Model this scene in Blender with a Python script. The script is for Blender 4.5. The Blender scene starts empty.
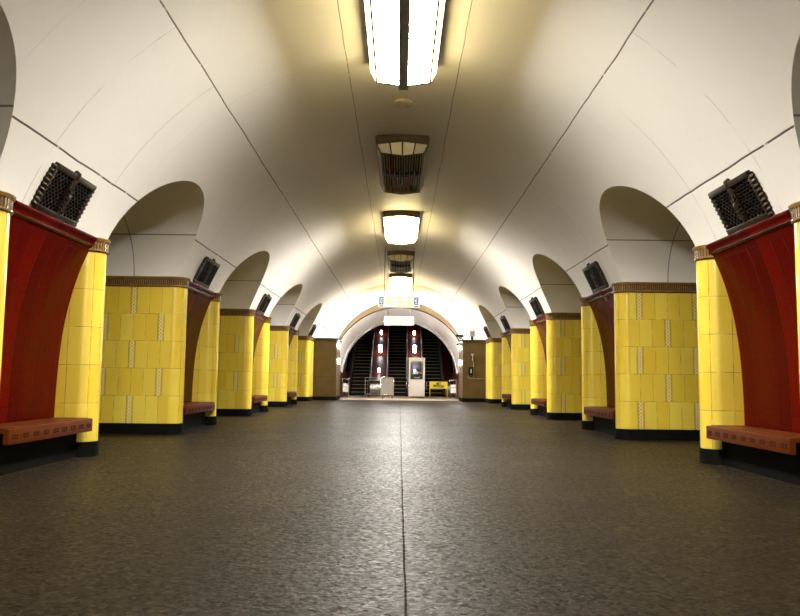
import bpy, bmesh, math, random
from mathutils import Vector, Matrix
random.seed(7)
S = bpy.context.scene
COL = S.collection
PI = math.pi

# ------------------------------------------------------------------ dimensions (metres)
PITCH = 6.15         # spacing of the pylons
Y0 = 8.32            # centre of the nearest pylons
HL = 1.42            # half length of a pylon
W = 3.75             # half width of the hall at the springing
ZS = 2.70            # springing height
CROWN = 5.30         # crown of the vault
WV = W + 0.08        # the vault springs a little behind the pylon faces
VR = (WV * WV + (CROWN - ZS) ** 2) / (2 * (CROWN - ZS))
VC = CROWN - VR      # height of the vault's centre
YEND = 34.3          # end wall
YBACK = -6.0
OUT = 2.4            # depth of a pylon
RISE = 1.19          # rise of the passage arches


def seam(deg):
    # angle round the vault's centre of a seam seen at this angle from the eye
    dx, dz = math.sin(math.radians(deg)), math.cos(math.radians(deg))
    ez = 1.0 - VC
    t = -dz * ez + math.sqrt((dz * ez) ** 2 - ez * ez + VR * VR)
    return math.degrees(math.atan2(t * dx, ez + t * dz))


SEAM = (seam(56.8), seam(33.3), seam(10.2))


def vault_x(z):
    return math.sqrt(max(VR * VR - (z - VC) ** 2, 0))


# ------------------------------------------------------------------ object helpers
def link(o, parent=None):
    COL.objects.link(o)
    if parent is not None:
        o.parent = parent
    return o


def tag(o, label, cat, group=None, kind=None):
    o['label'] = label
    o['category'] = cat
    if group:
        o['group'] = group
    if kind:
        o['kind'] = kind
    return o


def obj(name, bm, mats, parent=None, smooth=None, label=None):
    me = bpy.data.meshes.new(name)
    bmesh.ops.recalc_face_normals(bm, faces=bm.faces) if name not in ('ceiling',) else None
    bm.to_mesh(me)
    bm.free()
    for m in (mats if isinstance(mats, (list, tuple)) else [mats]):
        me.materials.append(m)
    if smooth is not None:
        for p in me.polygons:
            p.use_smooth = True
        me.set_sharp_from_angle(angle=math.radians(smooth))
    o = bpy.data.objects.new(name, me)
    if label:
        o['label'] = label
    return link(o, parent)


def empty(name, loc=(0, 0, 0), rot=(0, 0, 0)):
    o = bpy.data.objects.new(name, None)
    o.empty_display_size = 0.1
    o.location = loc
    o.rotation_euler = rot
    return link(o)


def struct(name, bm, mats, smooth=None):
    o = obj(name, bm, mats, None, smooth)
    o['kind'] = 'structure'
    return o


def dup(root, loc, rot=None, label=None):
    def cp(o, parent):
        c = o.copy()
        COL.objects.link(c)
        c.parent = parent
        for ch in list(o.children):
            cp(ch, c)
        return c
    r = cp(root, None)
    r.location = loc
    if rot is not None:
        r.rotation_euler = rot
    if label:
        r['label'] = label
    return r


# ------------------------------------------------------------------ mesh helpers
def box(bm, x0, x1, y0, y1, z0, z1, bev=0.0, mi=0, M=None):
    v = [bm.verts.new(p) for p in ((x0, y0, z0), (x1, y0, z0), (x1, y1, z0), (x0, y1, z0),
                                   (x0, y0, z1), (x1, y0, z1), (x1, y1, z1), (x0, y1, z1))]
    fs = [bm.faces.new([v[i] for i in q]) for q in
          ((3, 2, 1, 0), (4, 5, 6, 7), (0, 1, 5, 4), (1, 2, 6, 5), (2, 3, 7, 6), (3, 0, 4, 7))]
    for f in fs:
        f.material_index = mi
    if bev > 0:
        es = list({e for f in fs for e in f.edges})
        r = bmesh.ops.bevel(bm, geom=es, offset=bev, segments=2, affect='EDGES', profile=0.6)
        for f in r['faces']:
            f.material_index = mi
        v = list({q for f in r['faces'] for q in f.verts} | {q for q in v if q.is_valid})
    if M is not None:
        bmesh.ops.transform(bm, matrix=M, verts=[q for q in v if q.is_valid])
    return v


def tube(bm, pts, r, seg=10, mi=0, cap=True):
    pts = [Vector(p) for p in pts]
    rings = []
    n = len(pts)
    up = None
    for i, p in enumerate(pts):
        t = (pts[min(i + 1, n - 1)] - pts[max(i - 1, 0)]).normalized()
        a = Vector((0, 0, 1)) if abs(t.z) < 0.9 else Vector((1, 0, 0))
        if up is not None:
            a = up
        s = t.cross(a).normalized()
        u = s.cross(t).normalized()
        up = u
        rr = r[i] if isinstance(r, (list, tuple)) else r
        rings.append([bm.verts.new(p + (s * math.cos(k * 2 * PI / seg) + u * math.sin(k * 2 * PI / seg)) * rr)
                      for k in range(seg)])
    for a, b in zip(rings, rings[1:]):
        for k in range(seg):
            f = bm.faces.new((a[k], a[(k + 1) % seg], b[(k + 1) % seg], b[k]))
            f.material_index = mi
    if cap:
        bm.faces.new(rings[0][::-1]).material_index = mi
        bm.faces.new(rings[-1]).material_index = mi
    return rings


def lathe(bm, prof, seg=16, c=(0, 0, 0), mi=0):
    rings = []
    for r, z in prof:
        rings.append([bm.verts.new((c[0] + r * math.cos(k * 2 * PI / seg), c[1] + r * math.sin(k * 2 * PI / seg), c[2] + z))
                      for k in range(seg)])
    for a, b in zip(rings, rings[1:]):
        for k in range(seg):
            f = bm.faces.new((a[k], a[(k + 1) % seg], b[(k + 1) % seg], b[k]))
            f.material_index = mi
    bm.faces.new(rings[0][::-1]).material_index = mi
    bm.faces.new(rings[-1]).material_index = mi


def prism(bm, poly, axis, a0, a1, mi=0):
    """extrude a 2-D polygon along an axis: 'x' -> poly is (y,z); 'y' -> poly is (x,z)"""
    def P(q, a):
        return (a, q[0], q[1]) if axis == 'x' else ((q[0], a, q[1]) if axis == 'y' else (q[0], q[1], a))
    A = [bm.verts.new(P(q, a0)) for q in poly]
    B = [bm.verts.new(P(q, a1)) for q in poly]
    n = len(poly)
    for i in range(n):
        bm.faces.new((A[i], A[(i + 1) % n], B[(i + 1) % n], B[i])).material_index = mi
    bm.faces.new(A[::-1]).material_index = mi
    bm.faces.new(B).material_index = mi


def text_mesh(name, body, size, mat, parent, loc, rot, depth=0.004, align='CENTER', label=None, xs=1.0, bold=0.0):
    cu = bpy.data.curves.new(name, 'FONT')
    cu.body = body
    cu.size = size
    cu.align_x = align
    cu.align_y = 'CENTER'
    cu.extrude = depth
    cu.offset = bold
    cu.resolution_u = 3
    t = bpy.data.objects.new(name, cu)
    COL.objects.link(t)
    bpy.context.view_layer.update()
    me = bpy.data.meshes.new_from_object(t.evaluated_get(bpy.context.evaluated_depsgraph_get()))
    bpy.data.objects.remove(t)
    bpy.data.curves.remove(cu)
    me.materials.clear()
    me.materials.append(mat)
    me.name = name
    o = bpy.data.objects.new(name, me)
    o.location = loc
    o.rotation_euler = rot
    o.scale = (xs, 1, 1)
    if label:
        o['label'] = label
    return link(o, parent)


# ------------------------------------------------------------------ material helpers
class G:
    def __init__(self, name):
        self.mat = bpy.data.materials.new(name)
        self.mat.use_nodes = True
        self.t = self.mat.node_tree
        self.t.nodes.clear()
        self.out = self.t.nodes.new('ShaderNodeOutputMaterial')

    def n(self, typ, **kw):
        nd = self.t.nodes.new(typ)
        for k, v in kw.items():
            setattr(nd, k, v)
        return nd

    def set(self, sock, v):
        if v is None:
            return
        if isinstance(v, bpy.types.NodeSocket):
            self.t.links.new(v, sock)
        elif isinstance(v, (tuple, list)) and len(v) == 3 and sock.type == 'RGBA':
            sock.default_value = (*v, 1)
        else:
            sock.default_value = v

    def m(self, op, a, b=None, c=None, clamp=False):
        nd = self.n('ShaderNodeMath', operation=op, use_clamp=clamp)
        for s, v in zip(nd.inputs, (a, b, c)):
            self.set(s, v)
        return nd.outputs[0]

    def coord(self, kind='Object'):
        tc = self.n('ShaderNodeTexCoord')
        return tc.outputs[kind]

    def sep(self, v):
        s = self.n('ShaderNodeSeparateXYZ')
        self.set(s.inputs[0], v)
        return s.outputs

    def noise(self, v, scale, detail=3, rough=0.5):
        nd = self.n('ShaderNodeTexNoise')
        self.set(nd.inputs['Vector'], v)
        nd.inputs['Scale'].default_value = scale
        nd.inputs['Detail'].default_value = detail
        nd.inputs['Roughness'].default_value = rough
        return nd.outputs['Fac']

    def voronoi(self, v, scale, out='Distance'):
        nd = self.n('ShaderNodeTexVoronoi')
        self.set(nd.inputs['Vector'], v)
        nd.inputs['Scale'].default_value = scale
        return nd.outputs[out]

    def mix(self, f, a, b):
        nd = self.n('ShaderNodeMix', data_type='RGBA')
        self.set(nd.inputs[0], f)
        self.set(nd.inputs[6], a)
        self.set(nd.inputs[7], b)
        return nd.outputs[2]

    def ramp(self, f, a, b):
        nd = self.n('ShaderNodeMapRange', clamp=True)
        self.set(nd.inputs[0], f)
        nd.inputs[1].default_value = a
        nd.inputs[2].default_value = b
        return nd.outputs[0]

    def bump(self, h, strength=0.3, dist=0.01):
        nd = self.n('ShaderNodeBump')
        nd.inputs['Strength'].default_value = strength
        nd.inputs['Distance'].default_value = dist
        self.set(nd.inputs['Height'], h)
        return nd.outputs[0]

    def bsdf(self, color, rough=0.5, metal=0.0, spec=0.5, normal=None, coat=0.0, em=None, ems=0.0, coat_rough=0.05):
        b = self.n('ShaderNodeBsdfPrincipled')
        self.set(b.inputs['Base Color'], color)
        self.set(b.inputs['Roughness'], rough)
        self.set(b.inputs['Metallic'], metal)
        b.inputs['Specular IOR Level'].default_value = spec
        b.inputs['Coat Weight'].default_value = coat
        b.inputs['Coat Roughness'].default_value = coat_rough
        if em is not None:
            self.set(b.inputs['Emission Color'], em)
            self.set(b.inputs['Emission Strength'], ems)
        if normal is not None:
            self.set(b.inputs['Normal'], normal)
        self.t.links.new(b.outputs[0], self.out.inputs[0])
        return self.mat


def plain(name, col, rough=0.5, metal=0.0, var=0.12, scale=9, spec=0.5, coat=0.0, bump=0.0):
    g = G(name)
    c = g.coord()
    nz = g.noise(c, scale, 4)
    lo = tuple(x * (1 - var) for x in col)
    hi = tuple(min(x * (1 + var), 1) for x in col)
    nrm = g.bump(g.noise(c, scale * 8, 2), bump, 0.004) if bump else None
    return g.bsdf(g.mix(nz, lo, hi), rough, metal, spec, nrm, coat)


def emit(name, col, strength, base=(0.8, 0.8, 0.8)):
    g = G(name)
    nz = g.noise(g.coord(), 3, 1)
    s = g.m('MULTIPLY', g.ramp(nz, 0, 1), strength * 0.1)
    return g.bsdf(base, 0.3, em=col, ems=g.m('ADD', s, strength * 0.95))


ROW = (2.52 - 0.18) / 5
GOLD = (0.72, 0.49, 0.038)
GOLD2 = (0.82, 0.66, 0.095)


def tile_mat(name, ornament, parity=0):
    g = G(name)
    uv = g.sep(g.coord('UV'))
    u, v = uv[0], uv[1]
    rv = g.m('DIVIDE', g.m('SUBTRACT', v, 0.18), ROW)
    row = g.m('FLOOR', rv)
    fr = g.m('FRACT', rv)
    rowedge = g.m('MULTIPLY', g.m('MINIMUM', fr, g.m('SUBTRACT', 1.0, fr)), ROW)
    if ornament:
        P, OW, TW = 0.965, 0.115, 0.2125
        par = g.m('FLOORED_MODULO', g.m('ADD', row, parity), 2.0)
        up = g.m('ADD', g.m('SUBTRACT', u, 0.31), g.m('MULTIPLY', par, P / 2))
        mm = g.m('FLOORED_MODULO', up, P)
        isorn = g.m('LESS_THAN', mm, OW)
        q = g.m('DIVIDE', g.m('SUBTRACT', mm, OW), TW)
        qf = g.m('FRACT', q)
        et = g.m('MULTIPLY', g.m('MINIMUM', qf, g.m('SUBTRACT', 1.0, qf)), TW)
        eo = g.m('ABSOLUTE', g.m('MINIMUM', mm, g.m('SUBTRACT', OW, mm)))
        ed = g.m('ADD', g.m('MULTIPLY', isorn, eo), g.m('MULTIPLY', g.m('SUBTRACT', 1.0, isorn), et))
        cid = g.m('ADD', g.m('ADD', g.m('MULTIPLY', g.m('FLOOR', g.m('DIVIDE', up, P)), 7.3), g.m('FLOOR', q)), g.m('MULTIPLY', row, 31.7))
        # relief: two wavy stems with little leaves
        s1 = g.m('MULTIPLY', g.m('SINE', g.m('MULTIPLY', v, 52.0)), 0.026)
        d1 = g.m('ABSOLUTE', g.m('SUBTRACT', g.m('SUBTRACT', mm, OW / 2), s1))
        d2 = g.m('ABSOLUTE', g.m('ADD', g.m('SUBTRACT', mm, OW / 2), s1))
        stem = g.m('SUBTRACT', 1.0, g.ramp(g.m('MINIMUM', d1, d2), 0.004, 0.012))
        leaf = g.m('GREATER_THAN', g.m('SINE', g.m('ADD', g.m('MULTIPLY', v, 190.0), g.m('MULTIPLY', g.m('ABSOLUTE', g.m('SUBTRACT', mm, OW / 2)), 140.0))), 0.2)
        inner = g.m('GREATER_THAN', eo, 0.014)
        relief = g.m('MULTIPLY', g.m('MULTIPLY', isorn, inner), g.m('MAXIMUM', stem, g.m('MULTIPLY', leaf, 0.25)))
    else:
        TW = 0.27
        q = g.m('DIVIDE', g.m('ADD', u, 0.07), TW)
        qf = g.m('FRACT', q)
        ed = g.m('MULTIPLY', g.m('MINIMUM', qf, g.m('SUBTRACT', 1.0, qf)), TW)
        cid = g.m('ADD', g.m('FLOOR', q), g.m('MULTIPLY', row, 31.7))
    e = g.m('MINIMUM', ed, rowedge)
    grout = g.m('SUBTRACT', 1.0, g.ramp(e, 0.0015, 0.0045))
    wn = g.n('ShaderNodeTexWhiteNoise', noise_dimensions='1D')
    g.set(wn.inputs['W'], cid)
    c = g.coord()
    tone = g.m('ADD', g.m('MULTIPLY', wn.outputs['Value'], 0.8), g.m('MULTIPLY', g.noise(c, 2.5, 3), 0.25))
    col = g.mix(tone, GOLD, GOLD2)
    smut = g.ramp(g.noise(c, 1.3, 5, 0.65), 0.52, 0.78)
    col = g.mix(g.m('MULTIPLY', smut, 0.22), col, (0.35, 0.25, 0.03))
    if ornament:
        col = g.mix(g.m('MULTIPLY', isorn, 0.65), col, (0.42, 0.27, 0.03))
        col = g.mix(g.m('MULTIPLY', relief, 0.8), col, (0.95, 0.86, 0.48))
        h = g.m('ADD', g.m('MULTIPLY', relief, 1.0), g.m('MULTIPLY', grout, -0.7))
    else:
        h = g.m('MULTIPLY', grout, -0.7)
    h = g.m('ADD', h, g.m('MULTIPLY', g.noise(c, 3.5, 2), 0.55))
    col = g.mix(g.m('MULTIPLY', grout, g.ramp(g.noise(c, 7, 2), 0.3, 0.6)), col, (0.10, 0.07, 0.02))
    rough = g.m('ADD', 0.12, g.m('MULTIPLY', grout, 0.5))
    return g.bsdf(col, rough, spec=0.5, normal=g.bump(h, 0.5, 0.008))


M = {}
M['tile_left'] = tile_mat('yellow_glazed_tile_left', True, 1)
M['tile_right'] = tile_mat('yellow_glazed_tile_right', True, 0)
M['tile_column'] = tile_mat('yellow_glazed_column_tile', False)


def cornice_mat():
    g = G('bronze_glazed_cornice')
    uv = g.sep(g.coord('UV'))
    u, v = uv[0], uv[1]
    rib = g.m('SINE', g.m('MULTIPLY', u, 2 * PI / 0.036))
    band = g.m('MULTIPLY', g.m('GREATER_THAN', v, 2.555), g.m('LESS_THAN', v, 2.655))
    h = g.m('MULTIPLY', g.m('ADD', g.m('MULTIPLY', rib, 0.5), 0.5), band)
    nz = g.noise(g.coord(), 14, 4)
    col = g.mix(nz, (0.10, 0.05, 0.011), (0.29, 0.165, 0.038))
    col = g.mix(g.m('MULTIPLY', band, g.ramp(rib, -0.2, -0.9)), col, (0.03, 0.018, 0.006))
    return g.bsdf(col, 0.25, normal=g.bump(h, 0.7, 0.012))


M['cornice'] = cornice_mat()


def plinth_mat():
    g = G('black_terrazzo')
    c = g.coord()
    sp = g.ramp(g.voronoi(c, 70), 0.22, 0.10)
    nz = g.ramp(g.noise(c, 30, 2), 0.5, 0.65)
    return g.bsdf(g.mix(g.m('MULTIPLY', sp, nz), (0.006, 0.006, 0.005), (0.11, 0.09, 0.05)), 0.55, spec=0.02)


M['plinth'] = plinth_mat()


def red_mat():
    g = G('dark_red_glazed_panel')
    c = g.coord()
    s = g.sep(c)
    d = g.n('ShaderNodeVectorMath', operation='MULTIPLY')
    g.set(d.inputs[0], c)
    d.inputs[1].default_value = (1, 1, 0.25)
    nz = g.noise(d.outputs[0], 3.2, 4, 0.6)
    yq = g.m('FRACT', g.m('DIVIDE', g.m('ADD', s[1], 10.0), 0.26))
    zq = g.m('FRACT', g.m('DIVIDE', g.m('SUBTRACT', s[2], 0.02), 0.62))
    e1 = g.m('MULTIPLY', g.m('MINIMUM', yq, g.m('SUBTRACT', 1.0, yq)), 0.26)
    e2 = g.m('MULTIPLY', g.m('MINIMUM', zq, g.m('SUBTRACT', 1.0, zq)), 0.62)
    seam = g.m('SUBTRACT', 1.0, g.ramp(g.m('MINIMUM', e1, e2), 0.001, 0.005))
    wn = g.n('ShaderNodeTexWhiteNoise', noise_dimensions='1D')
    g.set(wn.inputs['W'], g.m('FLOOR', g.m('DIVIDE', g.m('ADD', s[1], 10.0), 0.26)))
    tone = g.m('ADD', g.m('MULTIPLY', wn.outputs['Value'], 0.6), g.m('MULTIPLY', nz, 0.5))
    col = g.mix(tone, (0.032, 0.0009, 0.0005), (0.11, 0.0022, 0.0009))
    col = g.mix(g.m('MULTIPLY', seam, 0.6), col, (0.012, 0.002, 0.0015))
    scr = g.m('MULTIPLY', g.ramp(g.noise(c, 22, 5, 0.7), 0.66, 0.72), g.ramp(g.noise(c, 2.2, 1), 0.55, 0.65))
    col = g.mix(g.m('MULTIPLY', scr, 0.25), col, (0.40, 0.2, 0.16))
    return g.bsdf(col, 0.22, spec=0.035, normal=g.bump(g.m('ADD', g.m('MULTIPLY', seam, -0.6), nz), 0.35, 0.006))


M['red'] = red_mat()


def vault_mat(name, intrados=False):
    g = G(name)
    c = g.coord()
    s = g.sep(c)
    nz = g.noise(c, 0.9, 5, 0.6)
    col = g.mix(nz, (0.765, 0.73, 0.665), (0.82, 0.79, 0.73))
    br = g.ramp(g.noise(c, 5, 3, 0.6), 0.28, 0.40)

    def line(d, w):
        return g.m('SUBTRACT', 1.0, g.ramp(d, w * 0.6, w))
    ax = g.m('ABSOLUTE', s[0])
    masks = []
    if not intrados:
        th = g.m('ARCTAN2', ax, g.m('SUBTRACT', s[2], VC))
        wob = g.m('MULTIPLY', g.m('SUBTRACT', g.noise(c, 1.2, 2), 0.5), 0.008)
        for deg, w, k in ((SEAM[0], 0.013, 0.95), (SEAM[1], 0.011, 0.85), (SEAM[2], 0.0075, 0.7)):
            d = g.m('MULTIPLY', g.m('ABSOLUTE', g.m('ADD', g.m('SUBTRACT', th, math.radians(deg)), wob)), VR)
            masks.append(g.m('MULTIPLY', g.m('MULTIPLY', line(d, w), br), k))
        yy = g.m('SUBTRACT', g.m('FLOORED_MODULO', g.m('ADD', g.m('SUBTRACT', s[1], Y0), PITCH / 2), PITCH), PITCH / 2)
        br2 = g.ramp(g.noise(c, 1.6, 3, 0.6), 0.42, 0.55)
        for o, k in ((-0.8, 0.45), (0.8, 0.45)):
            d = g.m('ABSOLUTE', g.m('ADD', g.m('SUBTRACT', yy, o), wob))
            low = g.m('ADD', g.m('MULTIPLY', g.m('GREATER_THAN', th, math.radians(SEAM[1])), 0.9), 0.1)
            masks.append(g.m('MULTIPLY', g.m('MULTIPLY', g.m('MULTIPLY', line(d, 0.007), br2), low), k))
        for o in (1.5, -2.0):
            d = g.m('ABSOLUTE', g.m('ADD', g.m('SUBTRACT', yy, o), wob))
            masks.append(g.m('MULTIPLY', g.m('MULTIPLY', line(d, 0.006), br2), 0.18))
    else:
        masks.append(g.m('MULTIPLY', line(g.m('ABSOLUTE', g.m('SUBTRACT', s[2], 3.38)), 0.010), 0.75))
        masks.append(g.m('MULTIPLY', line(g.m('ABSOLUTE', g.m('SUBTRACT', ax, 4.62)), 0.010), 0.75))
    tot = masks[0]
    for k in masks[1:]:
        tot = g.m('MAXIMUM', tot, k)
    col = g.mix(tot, col, (0.035, 0.028, 0.02))
    h = g.m('ADD', g.m('MULTIPLY', g.noise(c, 1.8, 3), 0.8), g.m('MULTIPLY', tot, -0.4))
    return g.bsdf(col, 0.5, spec=0.35, normal=g.bump(h, 0.35, 0.03))


M['vault'] = vault_mat('painted_vault_plaster')
M['intrados'] = vault_mat('painted_passage_plaster', True)
M['white'] = plain('white_lining_paint', (0.86, 0.82, 0.79), 0.35, var=0.05, scale=2)
M['tan'] = plain('tan_stone_reveal', (0.34, 0.24, 0.12), 0.3, var=0.15)
M['black_line'] = plain('black_trim_paint', (0.012, 0.010, 0.009), 0.4)


def brown_mat():
    g = G('brown_marble_cladding')
    c = g.coord()
    s = g.sep(c)
    nz = g.noise(c, 3.0, 6, 0.65)
    col = g.mix(nz, (0.048, 0.029, 0.008), (0.105, 0.068, 0.021))
    d = g.m('ABSOLUTE', g.m('SUBTRACT', s[2], 1.02))
    ln = g.m('SUBTRACT', 1.0, g.ramp(d, 0.006, 0.014))
    col = g.mix(g.m('MULTIPLY', ln, 0.7), col, (0.03, 0.02, 0.01))
    return g.bsdf(col, 0.35, spec=0.2)


M['brown'] = brown_mat()


def floor_mat(name, hall=True):
    g = G(name)
    c = g.coord()
    s = g.sep(c)
    big = g.noise(c, 0.7, 5, 0.6)
    mid = g.noise(c, 9, 5, 0.75)
    vor = g.n('ShaderNodeTexVoronoi')
    g.set(vor.inputs['Vector'], c)
    vor.inputs['Scale'].default_value = 42
    vs = g.sep(vor.outputs['Color'])
    chip = g.ramp(vs[0], 0.66, 0.95)
    if hall:
        col = g.mix(mid, (0.005, 0.0038, 0.0023), (0.025, 0.0185, 0.011))
        col = g.mix(g.m('MULTIPLY', chip, 0.6), col, (0.075, 0.057, 0.036))
        col = g.mix(g.ramp(big, 0.35, 0.7), col, g.mix(0.5, col, (0.014, 0.011, 0.008)))
    else:
        col = g.mix(mid, (0.30, 0.24, 0.17), (0.42, 0.34, 0.25))
    wob = g.m('MULTIPLY', g.m('SUBTRACT', g.noise(c, 1.5, 3), 0.5), 0.02)
    l1 = g.m('SUBTRACT', 1.0, g.ramp(g.m('ABSOLUTE', g.m('ADD', g.m('SUBTRACT', s[0], 0.03), wob)), 0.002, 0.0055))
    q = g.m('ABSOLUTE', g.m('SUBTRACT', g.m('FLOORED_MODULO', g.m('ADD', s[1], 1.5), 3.1), 1.55))
    l2 = g.m('MULTIPLY', g.m('SUBTRACT', 1.0, g.ramp(g.m('ABSOLUTE', g.m('ADD', q, wob)), 0.003, 0.008)), g.m('MULTIPLY', g.ramp(g.noise(c, 1.1, 2), 0.5, 0.6), 0.6))
    qx = g.m('ABSOLUTE', g.m('SUBTRACT', g.m('ABSOLUTE', s[0]), 1.35))
    l3 = g.m('MULTIPLY', g.m('SUBTRACT', 1.0, g.ramp(g.m('ADD', qx, wob), 0.003, 0.009)), g.m('MULTIPLY', g.ramp(g.noise(c, 0.8, 2), 0.52, 0.6), 0.6))
    ln = g.m('MAXIMUM', g.m('MAXIMUM', l1, l2), l3)
    col = g.mix(g.m('MULTIPLY', ln, 0.9), col, (0.008, 0.006, 0.004))
    rough = g.m('ADD', 0.26, g.m('ADD', g.m('MULTIPLY', big, 0.14), g.m('MULTIPLY', vs[1], 0.22)))
    h = g.m('ADD', g.m('MULTIPLY', g.noise(c, 16, 3, 0.6), 1.2), g.m('MULTIPLY', g.noise(c, 48, 2), 0.5))
    h = g.m('ADD', h, g.m('MULTIPLY', ln, -1.0))
    mat = g.bsdf(col, rough, spec=0.14, normal=g.bump(h, 0.6 if hall else 0.05, 0.008))
    b = [n for n in g.t.nodes if n.type == 'BSDF_PRINCIPLED'][0]
    sp = g.m('MULTIPLY', g.m('SUBTRACT', 1.0, g.m('MULTIPLY', ln, 0.9)), g.m('ADD', 0.01, g.m('MULTIPLY', vs[2], 0.095)))
    g.set(b.inputs['Specular IOR Level'], sp)
    g.set(b.inputs['Specular Tint'], (1.0, 0.76, 0.42))  # warm cast of the mirrored tan vault put into the specular colour
    return mat


M['floor'] = floor_mat('worn_dark_granite_floor')
M['hall_floor'] = floor_mat('pale_stone_floor', False)


def wood_mat():
    g = G('varnished_red_brown_wood')
    c = g.coord()
    d = g.n('ShaderNodeVectorMath', operation='MULTIPLY')
    g.set(d.inputs[0], c)
    d.inputs[1].default_value = (14, 1.2, 14)
    nz = g.noise(d.outputs[0], 3, 5, 0.65)
    col = g.mix(nz, (0.04, 0.007, 0.0015), (0.14, 0.034, 0.006))
    return g.bsdf(col, 0.45, spec=0.06, normal=g.bump(nz, 0.12, 0.004))


M['wood'] = wood_mat()
M['wood_dark'] = plain('dark_carved_wood', (0.02, 0.006, 0.002), 0.6, spec=0.05)
M['bronze'] = plain('dark_bronze_grille', (0.030, 0.019, 0.010), 0.4, 0.25, var=0.3, spec=0.25)
M['lattice'] = plain('blackened_lattice', (0.007, 0.005, 0.0035), 0.7, spec=0.1, var=0.3)
M['near_black'] = plain('near_black_recess', (0.005, 0.0045, 0.004), 0.8)  # near-black for the grille backings and the unlit lamps' reflectors
M['hood'] = plain('brown_lamp_hood', (0.075, 0.038, 0.012), 0.45, var=0.3)
M['lamp_metal'] = plain('dark_lamp_bars', (0.022, 0.018, 0.013), 0.4, 0.4)
M['lit_frame'] = plain('glow_darkened_lamp_bars', (0.002, 0.0015, 0.0015), 0.8, spec=0.02)  # darker copy of the lamp bars, coloured to stay dark against the glow
M['glass_tile'] = plain('frosted_glass_block', (0.50, 0.42, 0.22), 0.25, var=0.2)
M['steel_grey'] = plain('grey_channel_steel', (0.28, 0.25, 0.20), 0.5, 0.2, var=0.2)
M['tube_off'] = plain('unlit_fluorescent_tube', (0.42, 0.38, 0.27), 0.2, var=0.1)
M['tube_amber'] = plain('amber_reflection_tube', (0.50, 0.30, 0.05), 0.2, var=0.4)  # amber reflection put into the colour of an unlit tube
M['tube_red'] = plain('red_reflection_tube', (0.65, 0.08, 0.02), 0.2, var=0.3)  # red reflection put into the colour of an unlit tube
M['lit'] = emit('lit_lamp_diffuser', (1.0, 0.975, 0.94), 175.0)
M['lit_tile'] = emit('lit_glass_block', (1.0, 0.80, 0.36), 20.0)
M['chrome'] = plain('brushed_steel', (0.55, 0.54, 0.52), 0.22, 1.0, var=0.08)
M['dark_metal'] = plain('dark_escalator_metal', (0.009, 0.008, 0.007), 0.5, spec=0.2)
M['rail'] = plain('black_rubber_handrail', (0.010, 0.010, 0.010), 0.35)
M['step'] = plain('black_ribbed_step', (0.006, 0.005, 0.004), 0.6, spec=0.12)
M['step_edge'] = plain('yellowed_step_edge', (0.20, 0.155, 0.04), 0.5)
M['maroon'] = plain('maroon_lacquer_deck', (0.075, 0.010, 0.006), 0.35, var=0.2, spec=0.15)
M['cream_metal'] = plain('cream_painted_metal', (0.72, 0.66, 0.57), 0.4, var=0.06)
M['yellow'] = plain('yellow_barrier_paint', (0.86, 0.66, 0.02), 0.45, var=0.04)
M['black'] = plain('black_plastic', (0.010, 0.010, 0.012), 0.5, spec=0.12)
M['grey_plastic'] = plain('light_grey_plastic', (0.50, 0.48, 0.43), 0.4)
M['mesh_panel'] = plain('grey_sheet_panel', (0.20, 0.18, 0.155), 0.45, 0.3)
M['orange'] = plain('orange_plastic', (0.85, 0.16, 0.03), 0.4)
M['lavender'] = plain('lavender_paper', (0.42, 0.36, 0.78), 0.6)
M['skin_white'] = plain('white_paper', (0.8, 0.8, 0.8), 0.6)
M['blue'] = plain('dark_blue_vinyl', (0.008, 0.008, 0.07), 0.6, spec=0.1)
M['sign_lit'] = emit('lit_sign_panel', (1.0, 0.985, 0.93), 0.9, (0.02, 0.06, 0.055))
M['sign_yellow'] = emit('lit_yellow_lettering', (1.0, 0.80, 0.04), 0.78, (0.1, 0.08, 0.01))
M['lantern'] = emit('lit_lantern_glass', (1.0, 0.97, 0.94), 34.0)
M['sconce'] = emit('lit_sconce_glass', (1.0, 0.955, 0.93), 110.0)
M['sign_case'] = plain('pale_sign_case', (0.7, 0.62, 0.35), 0.4)


def glass_mat():
    g = G('booth_window_glass')
    t = g.n('ShaderNodeBsdfTransparent')
    t.inputs[0].default_value = (0.9, 0.92, 0.92, 1)
    gl = g.n('ShaderNodeBsdfGlossy')
    gl.inputs['Roughness'].default_value = 0.03
    fr = g.n('ShaderNodeFresnel')
    fr.inputs[0].default_value = 1.5
    mx = g.n('ShaderNodeMixShader')
    g.t.links.new(fr.outputs[0], mx.inputs[0])
    g.t.links.new(t.outputs[0], mx.inputs[1])
    g.t.links.new(gl.outputs[0], mx.inputs[2])
    g.t.links.new(mx.outputs[0], g.out.inputs[0])
    return g.mat


M['glass'] = glass_mat()

# ------------------------------------------------------------------ ceiling: vault with passage arches cut into it
gaps = []                                  # (centre, half width) of the passages
for k in range(-1, 4):
    gaps.append((Y0 + PITCH * k + PITCH / 2, PITCH / 2 - HL))


def arch_z(y):
    for c, h in gaps:
        if abs(y - c) < h:
            return ZS + RISE * math.sqrt(max(1 - ((y - c) / h) ** 2, 0))
    return ZS


ys = {YBACK, YEND}
for c, h in gaps:
    for i in range(41):
        ys.add(round(c - h * math.cos(PI * i / 40), 5))
ys = sorted(ys)
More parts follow.
